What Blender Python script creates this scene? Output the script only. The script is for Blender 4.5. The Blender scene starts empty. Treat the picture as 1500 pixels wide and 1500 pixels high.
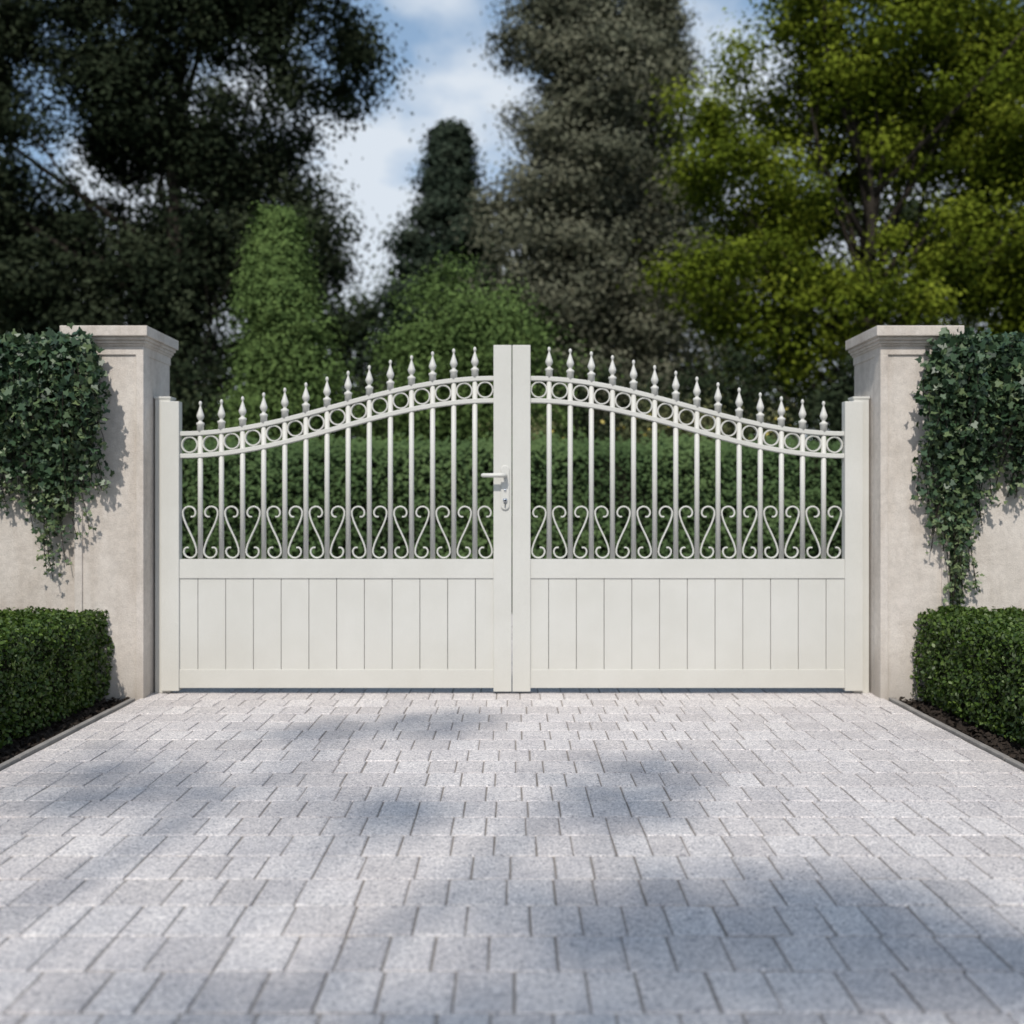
import bpy, bmesh, math, random
import numpy as np
from mathutils import Vector, noise
random.seed(7)
rng=np.random.default_rng(11)
scene=bpy.context.scene
R=math.radians
SUN_EL=50.0; SUN_AZ=11.0   # azimuth: degrees to the left of straight behind the camera
SUN=np.array([-math.sin(R(SUN_AZ))*math.cos(R(SUN_EL)),-math.cos(R(SUN_AZ))*math.cos(R(SUN_EL)),math.sin(R(SUN_EL))])

# ------------------------------------------------------------ materials
def new_mat(name):
    m=bpy.data.materials.new(name); m.use_nodes=True
    nt=m.node_tree; nt.nodes.clear()
    return m,nt
def ramp(nt,stops,interp='LINEAR'):
    n=nt.nodes.new('ShaderNodeValToRGB'); cr=n.color_ramp; cr.interpolation=interp
    while len(cr.elements)<len(stops): cr.elements.new(0.5)
    for e,(p,c) in zip(cr.elements,stops):
        e.position=p; e.color=(c[0],c[1],c[2],1) if not isinstance(c,(int,float)) else (c,c,c,1)
    return n
def noise_tex(nt,coord,scale,detail=4,rough=0.55,vec_scale=None):
    n=nt.nodes.new('ShaderNodeTexNoise'); n.inputs['Scale'].default_value=scale
    n.inputs['Detail'].default_value=detail; n.inputs['Roughness'].default_value=rough
    src=coord
    if vec_scale:
        mp=nt.nodes.new('ShaderNodeMapping'); mp.inputs['Scale'].default_value=vec_scale
        nt.links.new(coord,mp.inputs['Vector']); src=mp.outputs['Vector']
    nt.links.new(src,n.inputs['Vector'])
    return n
def mixc(nt,a,b,fac,mode='MIX'):
    n=nt.nodes.new('ShaderNodeMix'); n.data_type='RGBA'; n.blend_type=mode
    for sock,val in ((n.inputs[0],fac),(n.inputs[6],a),(n.inputs[7],b)):
        if isinstance(val,bpy.types.NodeSocket): nt.links.new(val,sock)
        elif isinstance(val,(int,float)): sock.default_value=val if sock==n.inputs[0] else (val,val,val,1)
        else: sock.default_value=(val[0],val[1],val[2],1)
    return n.outputs[2]
def principled(nt,color,rough=0.6,metal=0.0,spec=0.5,bump=None,bdist=0.002,bstr=0.5):
    p=nt.nodes.new('ShaderNodeBsdfPrincipled')
    if isinstance(color,bpy.types.NodeSocket): nt.links.new(color,p.inputs['Base Color'])
    else: p.inputs['Base Color'].default_value=(*color,1)
    p.inputs['Roughness'].default_value=rough
    p.inputs['Metallic'].default_value=metal; p.inputs['Specular IOR Level'].default_value=spec
    if bump is not None:
        b=nt.nodes.new('ShaderNodeBump'); b.inputs['Distance'].default_value=bdist; b.inputs['Strength'].default_value=bstr
        nt.links.new(bump,b.inputs['Height']); nt.links.new(b.outputs[0],p.inputs['Normal'])
    return p
def out(nt,sh):
    o=nt.nodes.new('ShaderNodeOutputMaterial'); nt.links.new(sh,o.inputs['Surface'])

def leaf_mat(name,dark,mid,light,trans=0.25,rough=0.5,spec=0.35):
    m,nt=new_mat(name)
    a=nt.nodes.new('ShaderNodeAttribute'); a.attribute_name='rnd'
    r=ramp(nt,[(0.1,dark),(0.5,mid),(0.92,light)]); nt.links.new(a.outputs['Fac'],r.inputs[0])
    if spec>0: p=principled(nt,r.outputs[0],rough,spec=spec)
    else:
        p=nt.nodes.new('ShaderNodeBsdfDiffuse'); nt.links.new(r.outputs[0],p.inputs['Color'])
    if trans>0:
        t=nt.nodes.new('ShaderNodeBsdfTranslucent'); nt.links.new(r.outputs[0],t.inputs['Color'])
        mx=nt.nodes.new('ShaderNodeMixShader'); mx.inputs[0].default_value=trans
        nt.links.new(p.outputs[0],mx.inputs[1]); nt.links.new(t.outputs[0],mx.inputs[2]); out(nt,mx.outputs[0])
    else: out(nt,p.outputs[0])
    return m

def mat_paint():
    m,nt=new_mat('gate_paint'); tc=nt.nodes.new('ShaderNodeTexCoord').outputs['Object']
    n=noise_tex(nt,tc,900,2,0.6); n2=noise_tex(nt,tc,3.0,4,0.6)
    c1=ramp(nt,[(0.35,(0.59,0.582,0.54)),(0.7,(0.635,0.628,0.59))]); nt.links.new(n2.outputs[0],c1.inputs[0])
    sp=ramp(nt,[(0.42,0.84),(0.6,1.0)]); nt.links.new(n.outputs[0],sp.inputs[0])
    c=mixc(nt,c1.outputs[0],sp.outputs[0],1.0,'MULTIPLY')
    sx=nt.nodes.new('ShaderNodeSeparateXYZ'); nt.links.new(tc,sx.inputs[0])
    mr=nt.nodes.new('ShaderNodeMapRange'); mr.inputs['From Min'].default_value=0.0; mr.inputs['From Max'].default_value=0.35; mr.inputs['To Min'].default_value=0.25; mr.inputs['To Max'].default_value=0.0
    nt.links.new(sx.outputs['Z'],mr.inputs['Value'])
    c=mixc(nt,c,(0.48,0.44,0.36),mr.outputs[0])
    p=principled(nt,c,0.45,spec=0.3,bump=n.outputs[0],bdist=0.0004,bstr=0.35); out(nt,p.outputs[0]); return m
def mat_stucco():
    m,nt=new_mat('limestone_render'); tc=nt.nodes.new('ShaderNodeTexCoord').outputs['Object']
    big=noise_tex(nt,tc,1.6,6,0.65); streak=noise_tex(nt,tc,6,5,0.6,(1,1,0.22)); fine=noise_tex(nt,tc,160,4,0.7); mid=noise_tex(nt,tc,26,5,0.65)
    c1=ramp(nt,[(0.3,(0.54,0.485,0.43)),(0.55,(0.65,0.595,0.54)),(0.75,(0.72,0.67,0.615))]); nt.links.new(big.outputs[0],c1.inputs[0])
    s=ramp(nt,[(0.32,(0.74,0.70,0.66)),(0.52,(1,1,1))]); nt.links.new(streak.outputs[0],s.inputs[0])
    c=mixc(nt,c1.outputs[0],s.outputs[0],0.6,'MULTIPLY')
    f=ramp(nt,[(0.3,0.72),(0.55,1.0)]); nt.links.new(fine.outputs[0],f.inputs[0]); c=mixc(nt,c,f.outputs[0],0.65,'MULTIPLY')
    g=ramp(nt,[(0.35,0.84),(0.6,1.0)]); nt.links.new(mid.outputs[0],g.inputs[0]); c=mixc(nt,c,g.outputs[0],0.8,'MULTIPLY')
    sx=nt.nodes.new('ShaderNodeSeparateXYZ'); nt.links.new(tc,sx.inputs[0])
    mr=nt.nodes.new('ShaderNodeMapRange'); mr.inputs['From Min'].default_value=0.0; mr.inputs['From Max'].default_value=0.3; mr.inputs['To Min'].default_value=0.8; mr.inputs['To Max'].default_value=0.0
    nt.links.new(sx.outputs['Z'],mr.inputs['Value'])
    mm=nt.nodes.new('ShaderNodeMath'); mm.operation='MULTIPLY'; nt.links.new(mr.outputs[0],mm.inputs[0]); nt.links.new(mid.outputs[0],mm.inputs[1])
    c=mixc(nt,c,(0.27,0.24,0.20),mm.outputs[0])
    add=nt.nodes.new('ShaderNodeMath'); add.operation='ADD'; nt.links.new(fine.outputs[0],add.inputs[0]); nt.links.new(mid.outputs[0],add.inputs[1])
    p=principled(nt,c,0.9,spec=0.2,bump=add.outputs[0],bdist=0.005,bstr=0.6); out(nt,p.outputs[0]); return m
def mat_paver():
    m,nt=new_mat('concrete_paver'); tc=nt.nodes.new('ShaderNodeTexCoord').outputs['Object']
    a=nt.nodes.new('ShaderNodeAttribute'); a.attribute_name='rnd'
    base=ramp(nt,[(0.0,(0.60,0.56,0.54)),(0.5,(0.66,0.62,0.60)),(1.0,(0.72,0.68,0.655))]); nt.links.new(a.outputs['Fac'],base.inputs[0])
    fine=noise_tex(nt,tc,230,3,0.75); vor=nt.nodes.new('ShaderNodeTexVoronoi'); vor.inputs['Scale'].default_value=185; nt.links.new(tc,vor.inputs['Vector'])
    sep=nt.nodes.new('ShaderNodeSeparateColor'); nt.links.new(vor.outputs['Color'],sep.inputs[0])
    g=ramp(nt,[(0.0,(0.42,0.43,0.46)),(0.2,(0.85,0.85,0.87)),(0.75,(1.0,0.99,0.98)),(1.0,(1.3,1.29,1.27))]); nt.links.new(sep.outputs[0],g.inputs[0])
    c=mixc(nt,base.outputs[0],g.outputs[0],1.0,'MULTIPLY')
    f=ramp(nt,[(0.3,0.55),(0.5,1.0),(0.7,1.18)]); nt.links.new(fine.outputs[0],f.inputs[0]); c=mixc(nt,c,f.outputs[0],0.9,'MULTIPLY')
    st=noise_tex(nt,tc,2.2,6,0.65); s=ramp(nt,[(0.3,(0.84,0.84,0.86)),(0.6,(1,1,1))]); nt.links.new(st.outputs[0],s.inputs[0]); c=mixc(nt,c,s.outputs[0],0.8,'MULTIPLY')
    mid=noise_tex(nt,tc,38,5,0.7); s=ramp(nt,[(0.3,0.84),(0.6,1.0)]); nt.links.new(mid.outputs[0],s.inputs[0]); c=mixc(nt,c,s.outputs[0],0.8,'MULTIPLY')
    add=nt.nodes.new('ShaderNodeMath'); add.operation='ADD'; nt.links.new(fine.outputs[0],add.inputs[0]); nt.links.new(sep.outputs[0],add.inputs[1])
    p=principled(nt,c,0.85,spec=0.25,bump=add.outputs[0],bdist=0.002,bstr=0.7); out(nt,p.outputs[0]); return m
def mat_noise(name,c0,c1,scale,rough=0.95,bd=0.01,fs=80):
    m,nt=new_mat(name); tc=nt.nodes.new('ShaderNodeTexCoord').outputs['Object']
    n=noise_tex(nt,tc,scale,6,0.65); f=noise_tex(nt,tc,fs,4,0.7)
    r=ramp(nt,[(0.3,c0),(0.7,c1)]); nt.links.new(n.outputs[0],r.inputs[0])
    s=ramp(nt,[(0.3,0.6),(0.65,1.1)]); nt.links.new(f.outputs[0],s.inputs[0]); c=mixc(nt,r.outputs[0],s.outputs[0],0.8,'MULTIPLY')
    p=principled(nt,c,rough,spec=0.2,bump=f.outputs[0],bdist=bd,bstr=0.7); out(nt,p.outputs[0]); return m
M_PAINT=mat_paint(); M_STONE=mat_stucco(); M_PAVER=mat_paver()
M_SAND=mat_noise('joint_sand',(0.22,0.195,0.175),(0.34,0.31,0.28),9,fs=300,bd=0.002)
M_GRASS=mat_noise('lawn',(0.035,0.065,0.018),(0.06,0.10,0.03),3,fs=60,bd=0.02)
M_SOIL=mat_noise('soil',(0.018,0.014,0.011),(0.05,0.038,0.03),14,fs=120,bd=0.01)
M_KERB=mat_noise('kerb_concrete',(0.20,0.19,0.18),(0.34,0.32,0.30),8,fs=200,bd=0.002)
M_BARK=mat_noise('bark',(0.018,0.014,0.011),(0.045,0.037,0.03),5,fs=30,bd=0.02)
M_CORE=mat_noise('hedge_dark_core',(0.006,0.008,0.004),(0.02,0.025,0.01),20,fs=90)  # near-black fill for the hedge cores, no twigs modelled
m,nt=new_mat('brushed_metal'); p=principled(nt,(0.62,0.66,0.72),0.25,metal=1.0); out(nt,p.outputs[0]); M_METAL=m
m,nt=new_mat('dark_gap'); p=principled(nt,(0.03,0.03,0.03),0.8); out(nt,p.outputs[0]); M_DARK=m

L_IVY=leaf_mat('ivy_leaf',(0.014,0.034,0.016),(0.052,0.098,0.046),(0.15,0.195,0.082),0.12,0.45,0.45)
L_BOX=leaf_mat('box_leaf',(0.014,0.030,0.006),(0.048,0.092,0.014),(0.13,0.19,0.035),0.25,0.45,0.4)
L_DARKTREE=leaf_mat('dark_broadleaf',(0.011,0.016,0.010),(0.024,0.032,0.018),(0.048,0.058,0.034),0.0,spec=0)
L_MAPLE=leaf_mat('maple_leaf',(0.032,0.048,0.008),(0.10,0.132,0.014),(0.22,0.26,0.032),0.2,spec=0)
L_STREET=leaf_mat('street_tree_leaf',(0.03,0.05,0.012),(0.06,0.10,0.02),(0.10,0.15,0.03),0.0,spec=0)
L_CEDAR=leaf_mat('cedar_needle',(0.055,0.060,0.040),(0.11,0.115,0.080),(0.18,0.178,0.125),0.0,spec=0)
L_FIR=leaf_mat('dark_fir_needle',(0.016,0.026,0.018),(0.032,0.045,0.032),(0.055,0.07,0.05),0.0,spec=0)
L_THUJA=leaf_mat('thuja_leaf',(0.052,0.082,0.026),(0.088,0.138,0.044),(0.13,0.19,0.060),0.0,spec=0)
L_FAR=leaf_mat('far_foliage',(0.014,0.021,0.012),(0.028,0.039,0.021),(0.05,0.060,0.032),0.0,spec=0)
L_HEDGEB=leaf_mat('laurel_leaf',(0.038,0.062,0.026),(0.062,0.100,0.040),(0.088,0.132,0.052),0.0,spec=0)
L_BUSH=leaf_mat('flowering_bush_leaf',(0.045,0.055,0.025),(0.085,0.095,0.045),(0.15,0.145,0.07),0.0,spec=0)
m,nt=new_mat('yellow_petals'); p=principled(nt,(0.40,0.32,0.06),0.6); out(nt,p.outputs[0]); M_FLOWER=m

# ------------------------------------------------------------ mesh helpers
def link(ob,parent=None):
    scene.collection.objects.link(ob)
    if parent: ob.parent=parent
    return ob
def empty(name):
    e=bpy.data.objects.new(name,None); e.empty_display_size=0.2; return link(e)
class MB:
    def __init__(s): s.v=[]; s.f=[]; s.mi=[]; s.sm=[]
    def add(s,vs,fs,mi=0,smooth=False):
        o=len(s.v); s.v+= [tuple(v) for v in vs]; s.f+=[tuple(i+o for i in f) for f in fs]; s.mi+=[mi]*len(fs); s.sm+=[smooth]*len(fs)
    def box(s,x0,x1,y0,y1,z0,z1,b=0.003,mi=0):
        bm=bmesh.new(); bmesh.ops.create_cube(bm,size=1)
        for v in bm.verts: v.co=Vector(((x0+x1)/2+v.co.x*(x1-x0),(y0+y1)/2+v.co.y*(y1-y0),(z0+z1)/2+v.co.z*(z1-z0)))
        if b>0: bmesh.ops.bevel(bm,geom=bm.edges[:],offset=b,segments=2,profile=0.6,affect='EDGES')
        bm.verts.index_update(); s.add([v.co[:] for v in bm.verts],[[v.index for v in f.verts] for f in bm.faces],mi); bm.free()
    def sweep(s,pts,th,dp,y=0.0,closed=False,b=0.0015,mi=0):
        """rectangular bar swept along a curve in the XZ plane"""
        P=np.array(pts,float); n=len(P)
        if closed: T=np.roll(P,-1,0)-np.roll(P,1,0)
        else: T=np.gradient(P,axis=0)
        T/=np.linalg.norm(T,axis=1)[:,None]; N=np.stack([-T[:,1],T[:,0]],1)
        h=th/2; d=dp/2; sec=[(-h,-d+b),(-h+b,-d),(h-b,-d),(h,-d+b),(h,d-b),(h-b,d),(-h+b,d),(-h,d-b)]
        vs=[]; 
        for i in range(n):
            for a,c in sec: vs.append((P[i,0]+N[i,0]*a,y+c,P[i,1]+N[i,1]*a))
        fs=[]; k=8
        for i in range(n if closed else n-1):
            j=(i+1)%n
            for q in range(k): fs.append((i*k+q,i*k+(q+1)%k,j*k+(q+1)%k,j*k+q))
        if not closed: fs.append(tuple(range(k))[::-1]); fs.append(tuple((n-1)*k+q for q in range(k)))
        s.add(vs,fs,mi)
    def lathe(s,cx,cy,prof,seg=12,mi=0,fy=1.0):
        vs=[];fs=[]
        for (r,z) in prof:
            for q in range(seg):
                a=2*math.pi*q/seg; vs.append((cx+r*math.cos(a),cy+fy*r*math.sin(a),z))
        for i in range(len(prof)-1):
            for q in range(seg): fs.append((i*seg+q,i*seg+(q+1)%seg,(i+1)*seg+(q+1)%seg,(i+1)*seg+q))
        fs.append(tuple(range(seg))[::-1]); fs.append(tuple((len(prof)-1)*seg+q for q in range(seg)))
        s.add(vs,fs,mi,True)
    def tube(s,pts,rad,seg=8,mi=0):
        P=[Vector(p) for p in pts]; vs=[];fs=[]
        for i,p in enumerate(P):
            t=(P[min(i+1,len(P)-1)]-P[max(i-1,0)]).normalized()
            u=t.cross(Vector((0.3,0.9,0.1))); 
            if u.length<0.1: u=t.cross(Vector((1,0,0)))
            u.normalize(); w=t.cross(u)
            for q in range(seg):
                a=2*math.pi*q/seg; vs.append(p+(u*math.cos(a)+w*math.sin(a))*rad[i])
        for i in range(len(P)-1):
            for q in range(seg): fs.append((i*seg+q,i*seg+(q+1)%seg,(i+1)*seg+(q+1)%seg,(i+1)*seg+q))
        fs.append(tuple(range(seg))[::-1]); fs.append(tuple((len(P)-1)*seg+q for q in range(seg)))
        s.add(vs,fs,mi,True)
    def obj(s,name,mats,parent=None):
        me=bpy.data.meshes.new(name); me.from_pydata(s.v,[],s.f)
        for m in mats: me.materials.append(m)
        me.polygons.foreach_set('material_index',s.mi); me.polygons.foreach_set('use_smooth',s.sm)
        bm=bmesh.new(); bm.from_mesh(me); bmesh.ops.recalc_face_normals(bm,faces=bm.faces[:]); bm.to_mesh(me); bm.free()
        me.update(); return link(bpy.data.objects.new(name,me),parent)

def big_mesh(name,verts,k,rnd,mats,parent=None,mi=None):
    """verts: (n,k,3) polygons of k vertices each"""
    n=len(verts); me=bpy.data.meshes.new(name)
    me.vertices.add(n*k); me.vertices.foreach_set('co',verts.reshape(-1).astype(np.float32))
    me.loops.add(n*k); me.loops.foreach_set('vertex_index',np.arange(n*k,dtype=np.int32))
    me.polygons.add(n); me.polygons.foreach_set('loop_start',(np.arange(n)*k).astype(np.int32))
    for m in mats: me.materials.append(m)
    if mi is not None: me.polygons.foreach_set('material_index',mi.astype(np.int32))
    me.update(calc_edges=True)
    at=me.attributes.new('rnd','FLOAT','FACE'); at.data.foreach_set('value',np.clip(rnd,0,1).astype(np.float32))
    return link(bpy.data.objects.new(name,me),parent)
DIAMOND=np.array([(0,-.5,0),(.33,-.05,.05),(0,.5,0),(-.33,-.05,.05)])
OVAL=np.array([(0,-.5,0),(.26,-.25,.04),(.30,.1,.07),(0,.5,-.05),(-.30,.1,.07),(-.26,-.25,.04)])
IVYL=np.array([(0,-.28,0),(.30,-.42,.05),(.52,-.02,.08),(.22,.10,.02),(0,.58,-.06),(-.22,.10,.02),(-.52,-.02,.08),(-.30,-.42,.05)])
def leaves(C,size,shape,bias=None,bw=1.0):
    n=len(C); N=rng.normal(size=(n,3))
    if bias is not None: N=N/np.linalg.norm(N,axis=1)[:,None]+np.asarray(bias)*bw
    N/=np.linalg.norm(N,axis=1)[:,None]
    A=rng.normal(size=(n,3)); U=np.cross(A,N); U/=np.linalg.norm(U,axis=1)[:,None]+1e-9; V=np.cross(N,U)
    s=(np.ones(n)*size) if np.isscalar(size) else size
    return C[:,None,:]+s[:,None,None]*(shape[None,:,0:1]*U[:,None,:]+shape[None,:,1:2]*V[:,None,:]+shape[None,:,2:3]*N[:,None,:])

def puff_leaves(P,r,n,flat=0.75,sig=0.5):
    """n gaussian leaves around each clump centre; also returns outward directions"""
    k=len(P); C=np.repeat(P,n,0); rr=np.repeat(r,n)
    off=rng.normal(size=(k*n,3))*sig
    B=off/(np.linalg.norm(off,axis=1)[:,None]+1e-6); off[:,2]*=flat
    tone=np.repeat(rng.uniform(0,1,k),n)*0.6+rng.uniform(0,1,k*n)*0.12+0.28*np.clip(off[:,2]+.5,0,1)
    return C+off*rr[:,None],tone,B
def lobes_puffs(lobes,dens,seed=0,gap=0.0,pr=(0.45,1.0)):
    P=[];r=[]
    for (x,y,z,rx,ry,rz) in lobes:
        n=max(4,int(dens*rx*ry*rz)); d=rng.normal(size=(n,3)); d/=np.linalg.norm(d,axis=1)[:,None]
        q=rng.uniform(0.1,1,n)**0.5; p=d*q[:,None]*np.array([rx,ry,rz])+np.array([x,y,z])
        for a in p:
            if noise.noise(Vector(a*0.55)+Vector((seed,0,0)))>gap: P.append(a); r.append(rng.uniform(*pr))
    return np.array(P),np.array(r)
def tree(name,base,h,tr,lobes,leafmat,dens=1.4,per=260,size=0.09,gap=-0.15,seed=0,prs=1.0,shape=DIAMOND,nb=2,sig=.5):
    mb=MB(); bx,by=base
    pts=[];rad=[]
    for i in range(9):
        t=i/8; pts.append((bx+0.25*math.sin(t*3+seed)*t,by+0.2*math.cos(t*4+seed)*t,h*t)); rad.append(tr*(1.35 if i==0 else 1-0.75*t))
    mb.tube(pts,rad,10)
    for (x,y,z,rx,ry,rz) in lobes:
        for _ in range(nb):
            e=np.array([x+rng.normal()*rx*.3,y+rng.normal()*ry*.3,z+rng.normal()*rz*.3])
            t0=min(0.9,max(0.25,(e[2]-1.5)/h*0.75)); s=np.array(pts[int(t0*8)])
            mid=(s+e)/2+np.array([rng.normal()*.2,rng.normal()*.2,-0.2]); mb.tube([s,mid,e],[tr*.3,tr*.17,tr*.04],6)
            for _ in range(3):
                e2=e+rng.normal(size=3)*np.array([rx,ry,rz])*.3; mb.tube([mid*.4+e*.6,e2],[tr*.08,tr*.02],5)
    t=mb.obj(name,[M_BARK])
    P,r=lobes_puffs(lobes,dens,seed,gap); C,tone,B=puff_leaves(P,r*prs,per,sig=sig)
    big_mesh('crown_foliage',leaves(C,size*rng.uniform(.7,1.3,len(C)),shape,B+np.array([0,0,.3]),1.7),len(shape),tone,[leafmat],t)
    return t
def conifer(name,base,h,rmax,leafmat,n=260,per=200,size=0.1,z0=0.3,pw=0.8,tr=0.25,seed=0,pr=0.55,drop=0.0,irr=0.25,sig=.5):
    bx,by=base; mb=MB(); mb.tube([(bx,by,0),(bx,by,h*.5),(bx+.05,by,h)],[tr*1.2,tr*.7,0.02],10)
    P=[];r=[]
    for i in range(n):
        t=rng.uniform(0,1)**0.85; z=z0+(h-z0)*t; a=rng.uniform(0,2*math.pi)
        R0=rmax*((1-t)**pw)*(0.72+irr*2*noise.noise(Vector((math.cos(a)*1.3,math.sin(a)*1.3,z*0.55+seed))))
        q=rng.uniform(0.1,1)**0.5; rad=R0*q
        p=(bx+math.cos(a)*rad,by+math.sin(a)*rad,z-drop*rad); P.append(p); r.append(pr*(0.5+0.6*(1-t)))
        if i%4==0: mb.tube([(bx,by,z-0.15*rad),p],[0.05*tr/.25,0.012],5)
    t_=mb.obj(name,[M_BARK]); P=np.array(P); r=np.array(r)
    C,tone,B=puff_leaves(P,r,per,0.6,sig=sig); C[:,2]=np.maximum(C[:,2],0.05)
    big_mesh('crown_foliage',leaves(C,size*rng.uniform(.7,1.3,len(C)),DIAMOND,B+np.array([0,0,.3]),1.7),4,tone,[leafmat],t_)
    return t_

# ------------------------------------------------------------ ground
def sheet(name,x0,x1,y0,y1,z,mat,nx=1,ny=1):
    mb=MB(); mb.add([(x0,y0,z),(x1,y0,z),(x1,y1,z),(x0,y1,z)],[(0,1,2,3)]); return mb.obj(name,[mat])
sheet('ground',-300,300,-200,400,-0.045,M_GRASS)
drive=sheet('driveway',-2.03,2.03,-14,4.2,-0.0055,M_SAND)
# pavers
DW=2.025; rowp=0.19; y=-9.5; PV=[];PF=[];RN=[]
o=0; row=0
def paver(x0,x1,y0,y1):
    global o
    g=0.0020; x0+=g+rng.uniform(0,.001); x1-=g+rng.uniform(0,.001); y0+=g+rng.uniform(-.0008,.0012); y1-=g+rng.uniform(-.0008,.0012)
    zt=rng.normal()*0.0006; tx=rng.normal()*0.003; ty=rng.normal()*0.003; cx=(x0+x1)/2; cy=(y0+y1)/2
    def ring(ins,dz,c):
        a=[]
        X0,X1,Y0,Y1=x0+ins,x1-ins,y0+ins,y1-ins
        for (px,py) in ((X0+c,Y0),(X1-c,Y0),(X1,Y0+c),(X1,Y1-c),(X1-c,Y1),(X0+c,Y1),(X0,Y1-c),(X0,Y0+c)):
            jx=rng.normal()*0.0008; jy=rng.normal()*0.0008
            a.append((px+jx,py+jy,zt+dz+tx*(px-cx)+ty*(py-cy)))
        return a
    vs=ring(0,-0.035,.004)+ring(0,-0.0045,.004)+ring(0.0022,-0.0013,.005)+ring(0.0065,0,.006)
    PV.extend(vs); rv=rng.uniform(0,1)
    for k in range(3):
        for q in range(8): PF.append((o+k*8+q,o+k*8+(q+1)%8,o+(k+1)*8+(q+1)%8,o+(k+1)*8+q)); RN.append(rv)
    PF.append(tuple(o+24+q for q in range(8))); RN.append(rv); o+=32
while y<4.0:
    x=-DW
    while x<DW-0.001:
        w=float(rng.choice([0.11,0.13,0.16],p=[.3,.45,.25]))
        if DW-(x+w)<0.07: w=DW-x
        paver(x,x+w,y,y+rowp); x+=w
    y+=rowp
me=bpy.data.meshes.new('paving_blocks'); me.from_pydata(PV,[],PF); me.materials.append(M_PAVER)
at=me.attributes.new('rnd','FLOAT','FACE'); at.data.foreach_set('value',np.array(RN,np.float32)); me.update()
link(bpy.data.objects.new('paving_blocks',me),drive)

# kerbs and beds
for sgn,nm in ((-1,'a'),(1,'b')):
    mb=MB(); yy=-9.5
    while yy<-0.26:
        L=min(1.0,-0.2-yy); xs=sorted((sgn*2.032,sgn*2.060)); mb.box(xs[0],xs[1],yy+.003,yy+L-.003,-0.06,0.010+rng.uniform(-.002,.002),.004); yy+=L
    mb.obj('kerb',[M_KERB])
    xs=sorted((sgn*2.058,sgn*9)); bed=sheet('flower_bed',xs[0],xs[1],-9.5,-0.10,-0.015,M_SOIL)
    n=5000; C=np.stack([sgn*rng.uniform(2.07,2.36,n),rng.uniform(-6,-0.12,n),rng.uniform(-0.012,0.006,n)],1)
    big_mesh('bark_mulch',leaves(C,rng.uniform(.012,.035,n),DIAMOND,(0,0,1),1.2),4,rng.uniform(0,1,n),[M_SOIL],bed)

# ------------------------------------------------------------ walls, pillars
YF=-0.174; YB=0.27
for sgn in (-1,1):
    def X(a,b): return sorted((sgn*a,sgn*b))
    mb=MB()
    x=X(2.005,2.37); mb.box(x[0],x[1],YF+0.010,YB,-0.05,1.90,.004)           # shaft
    a=X(2.000,2.042); mb.box(a[0],a[1],YF,YF+0.10,-0.05,1.868,.004)
    a=X(2.333,2.375); mb.box(a[0],a[1],YF,YF+0.10,-0.05,1.868,.004)
    a=X(2.000,2.375); mb.box(a[0],a[1],YF,YB+0.004,1.866,1.916,.004)
    prof=[(0.010,1.914,1.928),(0.022,1.926,1.944),(0.036,1.942,1.962),(0.056,1.960,2.016)]
    for ov,z0,z1 in prof:
        a=X(2.0-ov*.7,2.375+ov); mb.box(a[0],a[1],YF-ov,YB+ov*.35+.006,z0,z1,.005)
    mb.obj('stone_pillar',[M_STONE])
    mb=MB(); a=X(2.372,14); mb.box(a[0],a[1],-0.105,0.16,-0.05,1.875,.006)
    a=X(2.380,14); mb.box(a[0],a[1],-0.135,0.19,1.873,1.915,.006)
    mb.obj('garden_wall',[M_STONE])

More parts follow.
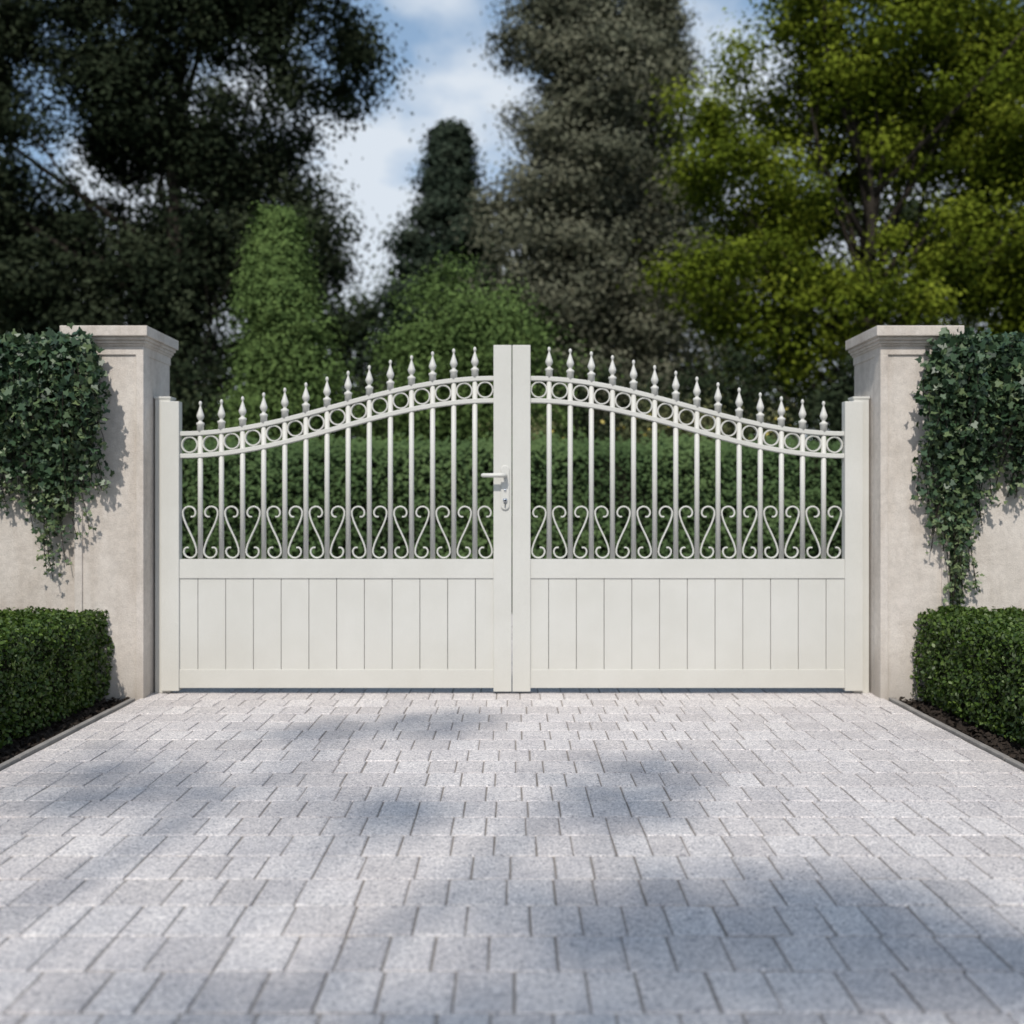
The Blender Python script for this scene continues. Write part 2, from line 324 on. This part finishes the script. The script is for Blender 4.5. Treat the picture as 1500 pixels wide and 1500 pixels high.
# ------------------------------------------------------------ gate
S=262.0
gx=lambda p:(p-750)/S
gz=lambda p:(1015.1-p)/S
gate=empty('driveway_gate')
def railc(xp):
    t=min(1,max(0,(xp-263)/460)); return 554.5+81*(1+math.cos(math.pi*t))/2
for sgn in (-1,1):
    tag='left' if sgn<0 else 'right'
    def mx(p): return gx(p) if sgn<0 else -gx(p)
    def bx(mb,p0,p1,y0,y1,q0,q1,b=.003,mi=0):
        x=sorted((mx(p0),mx(p1))); z=sorted((gz(q0),gz(q1))); mb.box(x[0],x[1],y0,y1,z[0],z[1],b,mi)
    mb=MB(); bx(mb,227.5,250,-0.012,0.075,583,1015,.004); bx(mb,226.5,251,-0.016,0.078,581,584.5,.003); mb.obj('gate_post_'+tag,[M_PAINT],gate)
    mb=MB()
    bx(mb,238,264.5,-0.034,0.026,588.5,1011,.0035)
    bx(mb,723,749.4,-0.034,0.026,506.5,1012,.0035)
    bx(mb,264,723.5,-0.025,0.020,819,847,.0025)
    bx(mb,264,723.5,-0.025,0.020,980,1007,.0025)
    mb.obj('leaf_frame_'+tag,[M_PAINT],gate)
    mb=MB(); edges=[264]+[291+40.55*i for i in range(11)]+[723.5]
    for a,b in zip(edges[:-1],edges[1:]): bx(mb,a+.38,b-.38,-0.019,0.006,846,981,.0015)
    bx(mb,264,723,0.007,0.012,846,981,0,1)
    mb.obj('infill_boards_'+tag,[M_PAINT,M_DARK],gate)
    mb=MB()
    for off in (0,32.5):
        pts=[(mx(xp),gz(railc(xp)+off)) for xp in np.linspace(263.5,723.5,70)]
        mb.sweep(pts,0.026,0.036,b=.003)
    mb.obj('curved_top_rails_'+tag,[M_PAINT],gate)
    px=[293.2+30.95*i for i in range(14)]
    mb=MB()
    for xp in px:
        yc=railc(xp); x=mx(xp); top=gz(yc-14)
        mb.lathe(x,0,[(0.0142,gz(820)),(0.0142,top)],14)
    mb.obj('pickets_'+tag,[M_PAINT],gate)
    mb=MB()
    for xp in px:
        tip=gz(railc(xp)-47.5); x=mx(xp); k=1/S
        prof=[(5.0,46),(5.0,36),(5.9,35),(5.9,32.5),(4.4,31.8),(2.6,30.2),(2.4,28.8),(3.9,27.0),(5.6,23.2),(5.4,21),(4.0,17),(2.4,12),(1.3,8.5),(1.1,7.2),(1.9,6),(2.5,3.8),(1.9,1.5),(0.5,0.2)]
        mb.lathe(x,0,[(r*k,tip-d*k) for r,d in prof],12)
    mb.obj('spear_finials_'+tag,[M_PAINT],gate)
    mb=MB(); gaps=[277.7]+[(a+b)/2 for a,b in zip(px[:-1],px[1:])]+[710.6]
    for c in gaps:
        zc=gz(railc(c)+16.25); r=11.2/S
        mb.sweep([(mx(c)+r*math.cos(a),zc+r*math.sin(a)) for a in np.linspace(0,2*math.pi,33)[:-1]],0.0080,0.022,closed=True)
    mb.obj('ring_ornaments_'+tag,[M_PAINT],gate)
    mb=MB()
    for i,c in enumerate(gaps):
        m_=1 if i%2==0 else -1
        def arm(sign):
            pts=[]
            R0=11.3
            for k in range(17):
                t=k/16; ang=math.radians(-95+275*t); r=4.2+(R0-4.2)*min(1,t*1.5)
                pts.append((r*math.cos(ang)+2.0*(1-min(1,t*1.5)),27.0+r*math.sin(ang)))
            return pts
        up=arm(1); lo=[(-a,-b) for a,b in up][::-1]
        full=up+[(-8.2,17),(-4.4,8.5),(0,0),(4.4,-8.5),(8.2,-17)]+lo
        F=np.array(full); 
        for _ in range(2):
            Q=F.copy(); Q[1:-1]=.25*F[:-2]+.5*F[1:-1]+.25*F[2:]; F=Q
        pts=[(mx(c+m_*a),gz(779.6-b)) for a,b in F]
        mb.sweep(pts,0.0088,0.014,b=.002)
    mb.obj('scroll_ornaments_'+tag,[M_PAINT],gate)
# handle
mb=MB(); z0,z1=gz(747),gz(682); cx=gx(740); w=0.024; vs=[]
outl=[]
for k in range(13): a=math.pi*k/12; outl.append((cx+w*math.cos(a),z1-w+w*math.sin(a)))
for k in range(13): a=math.pi+math.pi*k/12; outl.append((cx+w*math.cos(a),z0+w+w*math.sin(a)))
n=len(outl); vs=[(x,-0.034,z) for x,z in outl]+[(x,-0.041,z) for x,z in outl]+[(cx+(x-cx)*.86,-0.0435,(z-(z0+z1)/2)*.97+(z0+z1)/2) for x,z in outl]
fs=[(i,(i+1)%n,n+(i+1)%n,n+i) for i in range(n)]+[(n+i,n+(i+1)%n,2*n+(i+1)%n,2*n+i) for i in range(n)]+[tuple(range(2*n,3*n))]
mb.add(vs,fs,0)
zl=gz(697); mb.tube([(cx,-0.04,zl),(cx,-0.075,zl),(cx,-0.088,zl)],[.012,.0105,.0105],14)
mb.tube([(cx+0.004,-0.088,zl),(cx-.03,-0.09,zl),(cx-.12,-0.089,zl),(cx-.131,-0.087,zl)],[.0125,.0125,.0115,.008],14)
def disc(zc,r,mi,y0=-0.043,y1=-0.05): mb.tube([(cx,y0,zc),(cx,y1,zc)],[r,r*.92],18,mi)
disc(gz(718),.0065,1); disc(gz(733),.0125,1,-.043,-.053); disc(gz(733),.006,2,-.053,-.0535); mb.box(cx-.002,cx+.002,-.054,-.045,gz(742),gz(735),.0005,2); disc(gz(742.5),.0045,1,-.043,-.046)
mb.obj('lever_handle',[M_PAINT,M_METAL,M_DARK],gate)

# ------------------------------------------------------------ clipped box hedges in front
def box_hedge(name,x0,x1,y0,y1,h,n_m2,size,mat,shape=OVAL,lump=0.015):
    core=MB(); d=0.05; core.box(x0+d,x1-d,y0+d,y1-d,-0.01,h-d,0.02)  # solid dark box filling the hedge behind its leaves
    Cs=[];Bs=[]
    def add(P,B): Cs.append(P); Bs.append(np.tile(B,(len(P),1)))
    W=x1-x0;D=y1-y0
    n=int(W*D*n_m2); add(np.stack([rng.uniform(x0,x1,n),rng.uniform(y0,y1,n),np.full(n,h)],1),(0,0,1.))
    n=int(W*h*n_m2); add(np.stack([rng.uniform(x0,x1,n),np.full(n,y0),rng.uniform(0.01,h,n)],1),(0,-1.,0.3))
    add(np.stack([rng.uniform(x0,x1,n),np.full(n,y1),rng.uniform(0.01,h,n)],1),(0,1.,0.3))
    n=int(D*h*n_m2); add(np.stack([np.full(n,x0),rng.uniform(y0,y1,n),rng.uniform(0.01,h,n)],1),(-1.,0,0.3))
    add(np.stack([np.full(n,x1),rng.uniform(y0,y1,n),rng.uniform(0.01,h,n)],1),(1.,0,0.3))
    C=np.concatenate(Cs);B=np.concatenate(Bs)
    lm=np.array([noise.noise(Vector(c*4.0)) for c in C])*lump*2+np.array([noise.noise(Vector(c*13.0)) for c in C])*lump
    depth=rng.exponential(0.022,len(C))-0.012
    Bn=B/np.linalg.norm(B,axis=1)[:,None]
    ce=np.array([(x0+x1)/2,(y0+y1)/2,h/2]); hs=np.array([W/2,D/2,h/2]); q=np.abs((C-ce)/1.0)-(hs-0.05); q=np.clip(q,0,None); q[:,2]=np.where(C[:,2]>h/2,q[:,2],0)
    L=np.linalg.norm(q,axis=1); over=np.clip(L-0.05,0,None)
    corr=np.where(L[:,None]>0,q/np.maximum(L,1e-6)[:,None],0)*over[:,None]*np.sign(C-ce)
    C2=C-corr+Bn*(lm-depth)[:,None]+rng.normal(size=C.shape)*0.006; C2[:,2]=np.maximum(C2[:,2],0.005)
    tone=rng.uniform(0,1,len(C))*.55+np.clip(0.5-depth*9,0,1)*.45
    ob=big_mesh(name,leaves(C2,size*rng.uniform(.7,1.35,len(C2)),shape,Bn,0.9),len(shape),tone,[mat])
    co=core.obj('dark_core',[M_CORE],ob); return ob
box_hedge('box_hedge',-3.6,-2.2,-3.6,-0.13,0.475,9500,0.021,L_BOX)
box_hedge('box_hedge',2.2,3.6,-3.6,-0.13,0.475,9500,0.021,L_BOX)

# ------------------------------------------------------------ ivy
def ivy(name,sgn,prof,nst,top=1.93):
    xs=np.array([p[0] for p in prof]); zs=np.array([p[1] for p in prof])
    C=[];tone=[];mb=MB(); sz=[]
    for i in range(nst):
        x=rng.uniform(xs[0],xs[-1]); zb=np.interp(x,xs,zs); u=rng.uniform(0,1); 
        L=(top-zb)*(0.38+0.66*u)
        out_=0.03+0.20*rng.uniform(0,1); ph=rng.uniform(0,6); st=[]
        yw=-0.14 if x>2.40 else -0.19
        edge=np.clip((x-xs[0])/0.12,0,1)
        startx=x+ (0.13*(1-edge)); K=14
        for k in range(K+1):
            t=k/K; z=top-0.02-L*t
            xx=startx+(x-startx)*min(1,t*3.5)+0.03*math.sin(ph+t*7); yy=yw-0.015-out_*(0.35+0.65*math.exp(-((t*L-0.25)/0.35)**2))*(1-0.75*max(0,t*L-0.45)/max(L-.45,.2) if L>0.45 else 1)
            st.append((sgn*xx,yy,z))
        mb.tube(st,[0.0025]*len(st),4)
        n=int(L*140)
        tt=rng.uniform(0,1,n)**1.4; A=np.array(st); idx=tt*K; i0=np.minimum(idx.astype(int),K-1); f=(idx-i0)[:,None]
        P=A[i0]*(1-f)+A[i0+1]*f; spread=0.028*(1-0.2*tt)[:,None]
        P=P+rng.normal(size=P.shape)*spread; C.append(P); dz=np.clip((yw-P[:,1])/0.22,0,1)
        hang=np.clip((1.25-P[:,2])/0.5,0,1)
        tone.append(rng.uniform(0,.65,n)+0.12*rng.uniform(-1,1)+0.2*tt+0.22*hang+0.08*dz); sz.append((0.047-0.012*tt-.008*hang)*rng.uniform(.6,1.25,n))
    n=9000; x=rng.uniform(xs[0]+0.12,xs[-1],n); P=np.stack([sgn*x,rng.uniform(-0.24,0.2,n),top-0.01+rng.normal(size=n)*0.018+0.05*np.array([noise.noise(Vector((a*6,1,0))) for a in x])],1)
    P=P[(x>2.43)|(P[:,1]<-0.17)]; P[:,2]-=np.where(np.abs(P[:,0])<2.46,0.05,0)
    C.append(P); tone.append(rng.uniform(0.1,.8,len(P))); sz.append(0.044*rng.uniform(.7,1.2,len(P)))
    C=np.concatenate(C); tone=np.concatenate(tone); sz=np.concatenate(sz)
    ob=big_mesh(name,leaves(C,sz,IVYL,(0,-0.8,0.35),0.9),8,tone,[L_IVY]); mb.obj('stems',[M_BARK],ob)
ivy('ivy_plant',-1,[(2.18,1.16),(2.26,1.00),(2.34,0.85),(2.42,0.66),(2.48,0.60),(2.56,0.82),(2.66,1.02),(2.8,1.1),(3.6,1.1)],150)
ivy('ivy_plant',1,[(2.20,1.12),(2.26,0.85),(2.32,0.52),(2.40,0.42),(2.46,0.42),(2.53,0.70),(2.60,1.0),(2.8,1.15),(3.6,1.1)],150)

# ------------------------------------------------------------ beyond the gate
def laurel_hedge():
    x0,x1,y0,y1,h=-14,14,4.6,5.8,1.62
    n=110000
    C=np.stack([rng.uniform(x0,x1,n),np.full(n,y0)-rng.exponential(.06,n)+.1,rng.uniform(0,h,n)],1)
    n2=40000; T=np.stack([rng.uniform(x0,x1,n2),rng.uniform(y0,y1,n2),h+rng.normal(size=n2)*0.06],1)
    C=np.concatenate([C,T]); lm=np.array([noise.noise(Vector(c*1.4)) for c in C]); C[:,1]-=lm*0.15; C[:,2]+=lm*.07
    B=np.tile((0,-.7,.5),(len(C),1))
    ob=big_mesh('laurel_hedge',leaves(C,0.052*rng.uniform(.7,1.3,len(C)),DIAMOND,B,2.2),4,rng.uniform(0,1,len(C))*.25+.75*np.clip(lm+.5,0,1),[L_HEDGEB])
    mb=MB(); mb.box(x0,x1,y0+.12,y1-.1,-.02,h-.08,.05); mb.obj('dark_core',[M_CORE],ob)  # solid dark filler box behind the laurel leaves
laurel_hedge()

conifer('thuja_shrub',(-3.40,9.3),5.25,1.6,L_THUJA,n=420,per=300,size=0.055,z0=0.2,pw=0.75,tr=.1,pr=.5,seed=3,irr=.35,sig=.55)
tree('rounded_shrub',(-0.75,9.3),2.6,.1,[(-0.75,9.3,3.1,1.1,1.0,1.45),(-0.75,9.3,1.4,1.4,1.1,1.2),(-1.2,9.2,2.6,.8,.8,1.2),(-.1,9.2,2.7,.9,.8,1.2)],L_THUJA,dens=70,per=240,size=0.055,gap=-.8,seed=2,prs=.6)
tb=tree('flowering_shrub',(1.6,8.2),1.2,.06,[(0.9,8.2,1.6,.9,.7,.9),(2.0,8.2,1.7,1.0,.7,1.0),(3.0,8.3,1.5,.9,.7,.9)],L_BUSH,dens=60,per=160,size=0.055,gap=-.5,seed=5,prs=.5)
n=70; C=np.stack([rng.uniform(.3,3.6,n),rng.uniform(7.3,7.7,n),rng.uniform(1.5,2.3,n)],1)
big_mesh('flowers',leaves(C,.07*rng.uniform(.6,1.2,n),OVAL,(0,-1,0),1),6,rng.uniform(0,1,n),[M_FLOWER],tb)
tree('border_shrubs',(-6,11.5),1.6,.06,[(-9,11.5,1.8,2,1,1.6),(-6.4,11.7,1.9,1.6,1,1.9),(-4.9,11.5,1.5,1.2,1,1.5),(-2.2,11.9,1.7,1.2,1,1.7),(.8,12,1.8,1.5,1,1.7),(3.4,12,2,1.6,1,1.8),(5.8,11.6,1.8,1.6,1,1.9),(8.6,11.6,1.9,2,1,1.9)],L_FAR,dens=22,per=180,size=0.09,gap=-.8,seed=8,prs=.7)
Yl=16.3
tree('dark_broadleaf_tree',(-7.2,Yl),10,.32,[(-4.9,Yl,11.0,2.2,2.0,2.0),(-5.6,Yl,8.7,1.9,1.8,1.6),(-4.6,Yl,6.5,1.6,1.7,1.5),(-8.2,Yl,12.6,3.4,2.2,3.0),
   (-9.8,Yl,9.0,2.7,2.0,1.9),(-11.0,Yl,6.2,2.3,1.8,1.6),(-7.4,Yl,6.2,2.1,1.8,1.7),(-12.6,Yl,11,2.6,2.0,3),(-5.8,Yl,13.4,2.0,2.0,1.8),(-7.4,Yl,9.6,1.8,1.8,2.0),(-6.2,Yl,4.6,1.6,1.5,1.2),(-9.2,Yl,4.6,1.8,1.5,1.2),(-8.2,Yl+1,7.6,3.4,1.2,2.0)],L_DARKTREE,dens=7.5,per=360,size=.11,gap=-.19,seed=1,prs=1.0)
conifer('dark_fir_tree',(-2.1,29),13.7,4.6,L_FIR,n=380,per=260,size=.16,z0=1,pw=.85,seed=9,pr=1.1,drop=.15)
conifer('cedar_tree',(2.0,24.3),18.6,5.2,L_CEDAR,n=620,per=330,size=.125,z0=2,pw=.70,seed=4,pr=1.15,drop=.12,irr=.85,tr=.3)
conifer('cedar_tree',(4.3,26.5),19.0,4.0,L_CEDAR,n=360,per=300,size=.13,z0=2,pw=.75,seed=14,pr=1.1,drop=.12,irr=.6,tr=.3)
Ym=14.3
tree('maple_tree',(6.8,Ym),8,.24,[(5.2,Ym,8.9,2.1,1.6,1.3),(4.2,Ym,7.2,1.6,1.5,1.1),(4.2,Ym,5.5,1.5,1.5,1.0),(6.4,Ym,6.8,1.8,1.6,1.1),(7.4,Ym,10.6,2.7,1.8,1.6),
   (8.4,Ym,8.3,2.0,1.7,1.3),(9.8,Ym,9.9,2.3,1.8,1.9),(9.2,Ym,6.1,2.0,1.7,1.2),(11.2,Ym,7.4,2.0,1.7,1.6),(6.6,Ym,4.9,1.9,1.5,.9),(5.0,Ym,4.0,1.3,1.3,.8),(10.8,Ym,4.9,2.0,1.6,1.0),(6.0,Ym,12.2,1.6,1.5,1.2),(7.4,Ym+1.2,7.6,3.4,1.2,2.6),(8.6,Ym+1,10,3,1.2,2.2)],L_MAPLE,dens=9,per=340,size=.10,gap=-.19,seed=6,prs=.85)
def far_trees():
    P=[];r=[]
    n=2300
    for i in range(n):
        x=rng.uniform(-52,52); hh=11.2+1.6*noise.noise(Vector((x*.16,3,0)))*2+1.0*noise.noise(Vector((x*.6,7,0)))
        if -8<x<-5: hh-=2.2
        if x<-8: hh+=.8
        if x>3: hh+=3.0
        z=hh*rng.uniform(0.0,1)**0.7; P.append((x,39+abs(x)*-.12+rng.uniform(-2.5,2.5),z)); r.append(rng.uniform(.9,1.6))
    C,t,B=puff_leaves(np.array(P),np.array(r),130,.8); C[:,2]=np.maximum(C[:,2],.1)
    ob=big_mesh('distant_trees',leaves(C,.26*rng.uniform(.7,1.3,len(C)),DIAMOND,B+np.array([0,0,.3]),1.7),4,t,[L_FAR])
    mb=MB()
    for i in range(70):
        x=rng.uniform(-50,50); mb.tube([(x,39-abs(x)*.12,0),(x+.2,39-abs(x)*.12,8)],[.25,.08],7)
    mb.obj('trunks',[M_BARK],ob)
far_trees()

# street-side tree behind the viewer: its crown dapples the driveway
def shade_lobe(x,y,h,rx,ry,rz=.5):
    h*=1.15
    return (x-(-SUN[0]/SUN[2])*h,y-(-SUN[1]/SUN[2])*h,h,rx,ry,rz)
lob=[shade_lobe(-.75,-.98,8.8,.75,.16,.35),shade_lobe(-1.4,-1.95,8.4,.65,.26),shade_lobe(-.45,-2.2,8.8,.55,.24),shade_lobe(.55,-2.05,8.2,.28,.32),
     shade_lobe(-1.3,-2.9,8,.42,.2),shade_lobe(.45,-2.85,8.8,.34,.2),shade_lobe(.98,-3.12,8.2,.38,.12),shade_lobe(-.75,-3.4,9,.5,.18),shade_lobe(0,-3.72,8.6,.5,.12),shade_lobe(.6,-3.55,8.6,.3,.12),
     shade_lobe(-2.6,-3.6,8,.7,.6),shade_lobe(-2.4,-5.6,9,1.2,1),shade_lobe(0,-5.9,9.2,1.5,1.0,.9),shade_lobe(1.7,-5.8,8.5,1,.9,.8),shade_lobe(-1.2,-7.2,10,1.8,1.4,1.2)]
tree('street_tree',(-5.0,-17.5),11,.16,lob,L_STREET,dens=26,per=85,size=.10,gap=-.28,seed=21,prs=.5,nb=1)

# ------------------------------------------------------------ sky, sun, camera
w=bpy.data.worlds.new('World'); scene.world=w; w.use_nodes=True; nt=w.node_tree; nt.nodes.clear()
sky=nt.nodes.new('ShaderNodeTexSky'); sky.sky_type='NISHITA'; sky.sun_disc=False; sky.sun_elevation=R(SUN_EL); sky.sun_rotation=R(180+SUN_AZ)
sky.air_density=1.0; sky.dust_density=1.4; sky.ozone_density=1.0
tc=nt.nodes.new('ShaderNodeTexCoord').outputs['Generated']
n1=noise_tex(nt,tc,5.5,6,0.5,(1,1,1.7)); 
sx=nt.nodes.new('ShaderNodeSeparateXYZ'); nt.links.new(tc,sx.inputs[0])
ma=nt.nodes.new('ShaderNodeMath'); ma.operation='MULTIPLY_ADD'; nt.links.new(sx.outputs['Z'],ma.inputs[0]); ma.inputs[1].default_value=-0.9; ma.inputs[2].default_value=0.36
ad=nt.nodes.new('ShaderNodeMath'); ad.operation='ADD'; nt.links.new(ma.outputs[0],ad.inputs[0]); nt.links.new(n1.outputs[0],ad.inputs[1])
cr=ramp(nt,[(0.46,0.0),(0.62,1.0)]); nt.links.new(ad.outputs[0],cr.inputs[0])
hz=mixc(nt,sky.outputs[0],(2.9,4.3,5.9),0.45)      # thin high haze
col=mixc(nt,hz,(5.3,5.8,6.4),cr.outputs[0])
bg=nt.nodes.new('ShaderNodeBackground'); bg.inputs['Strength'].default_value=0.135; nt.links.new(col,bg.inputs['Color'])
o_=nt.nodes.new('ShaderNodeOutputWorld'); nt.links.new(bg.outputs[0],o_.inputs['Surface'])
sl=bpy.data.lights.new('sun','SUN'); sl.energy=3.6; sl.angle=R(0.9); sl.color=(1.0,0.945,0.87)
so=bpy.data.objects.new('sun',sl); link(so); so.location=(-4,-20,20); so.rotation_euler=Vector(SUN).to_track_quat('Z','Y').to_euler()
cam=bpy.data.cameras.new('camera'); co=bpy.data.objects.new('camera',cam); link(co)
co.location=(0,-5.73,1.05); co.rotation_euler=(R(90),0,0); cam.lens=36; cam.sensor_width=36; cam.shift_y=-0.0067; cam.clip_end=2000; cam.clip_start=.05
cam.dof.use_dof=True; cam.dof.focus_distance=4.4; cam.dof.aperture_fstop=1.6
scene.camera=co
scene.view_settings.view_transform='Standard'; scene.view_settings.look='None'; scene.view_settings.exposure=0
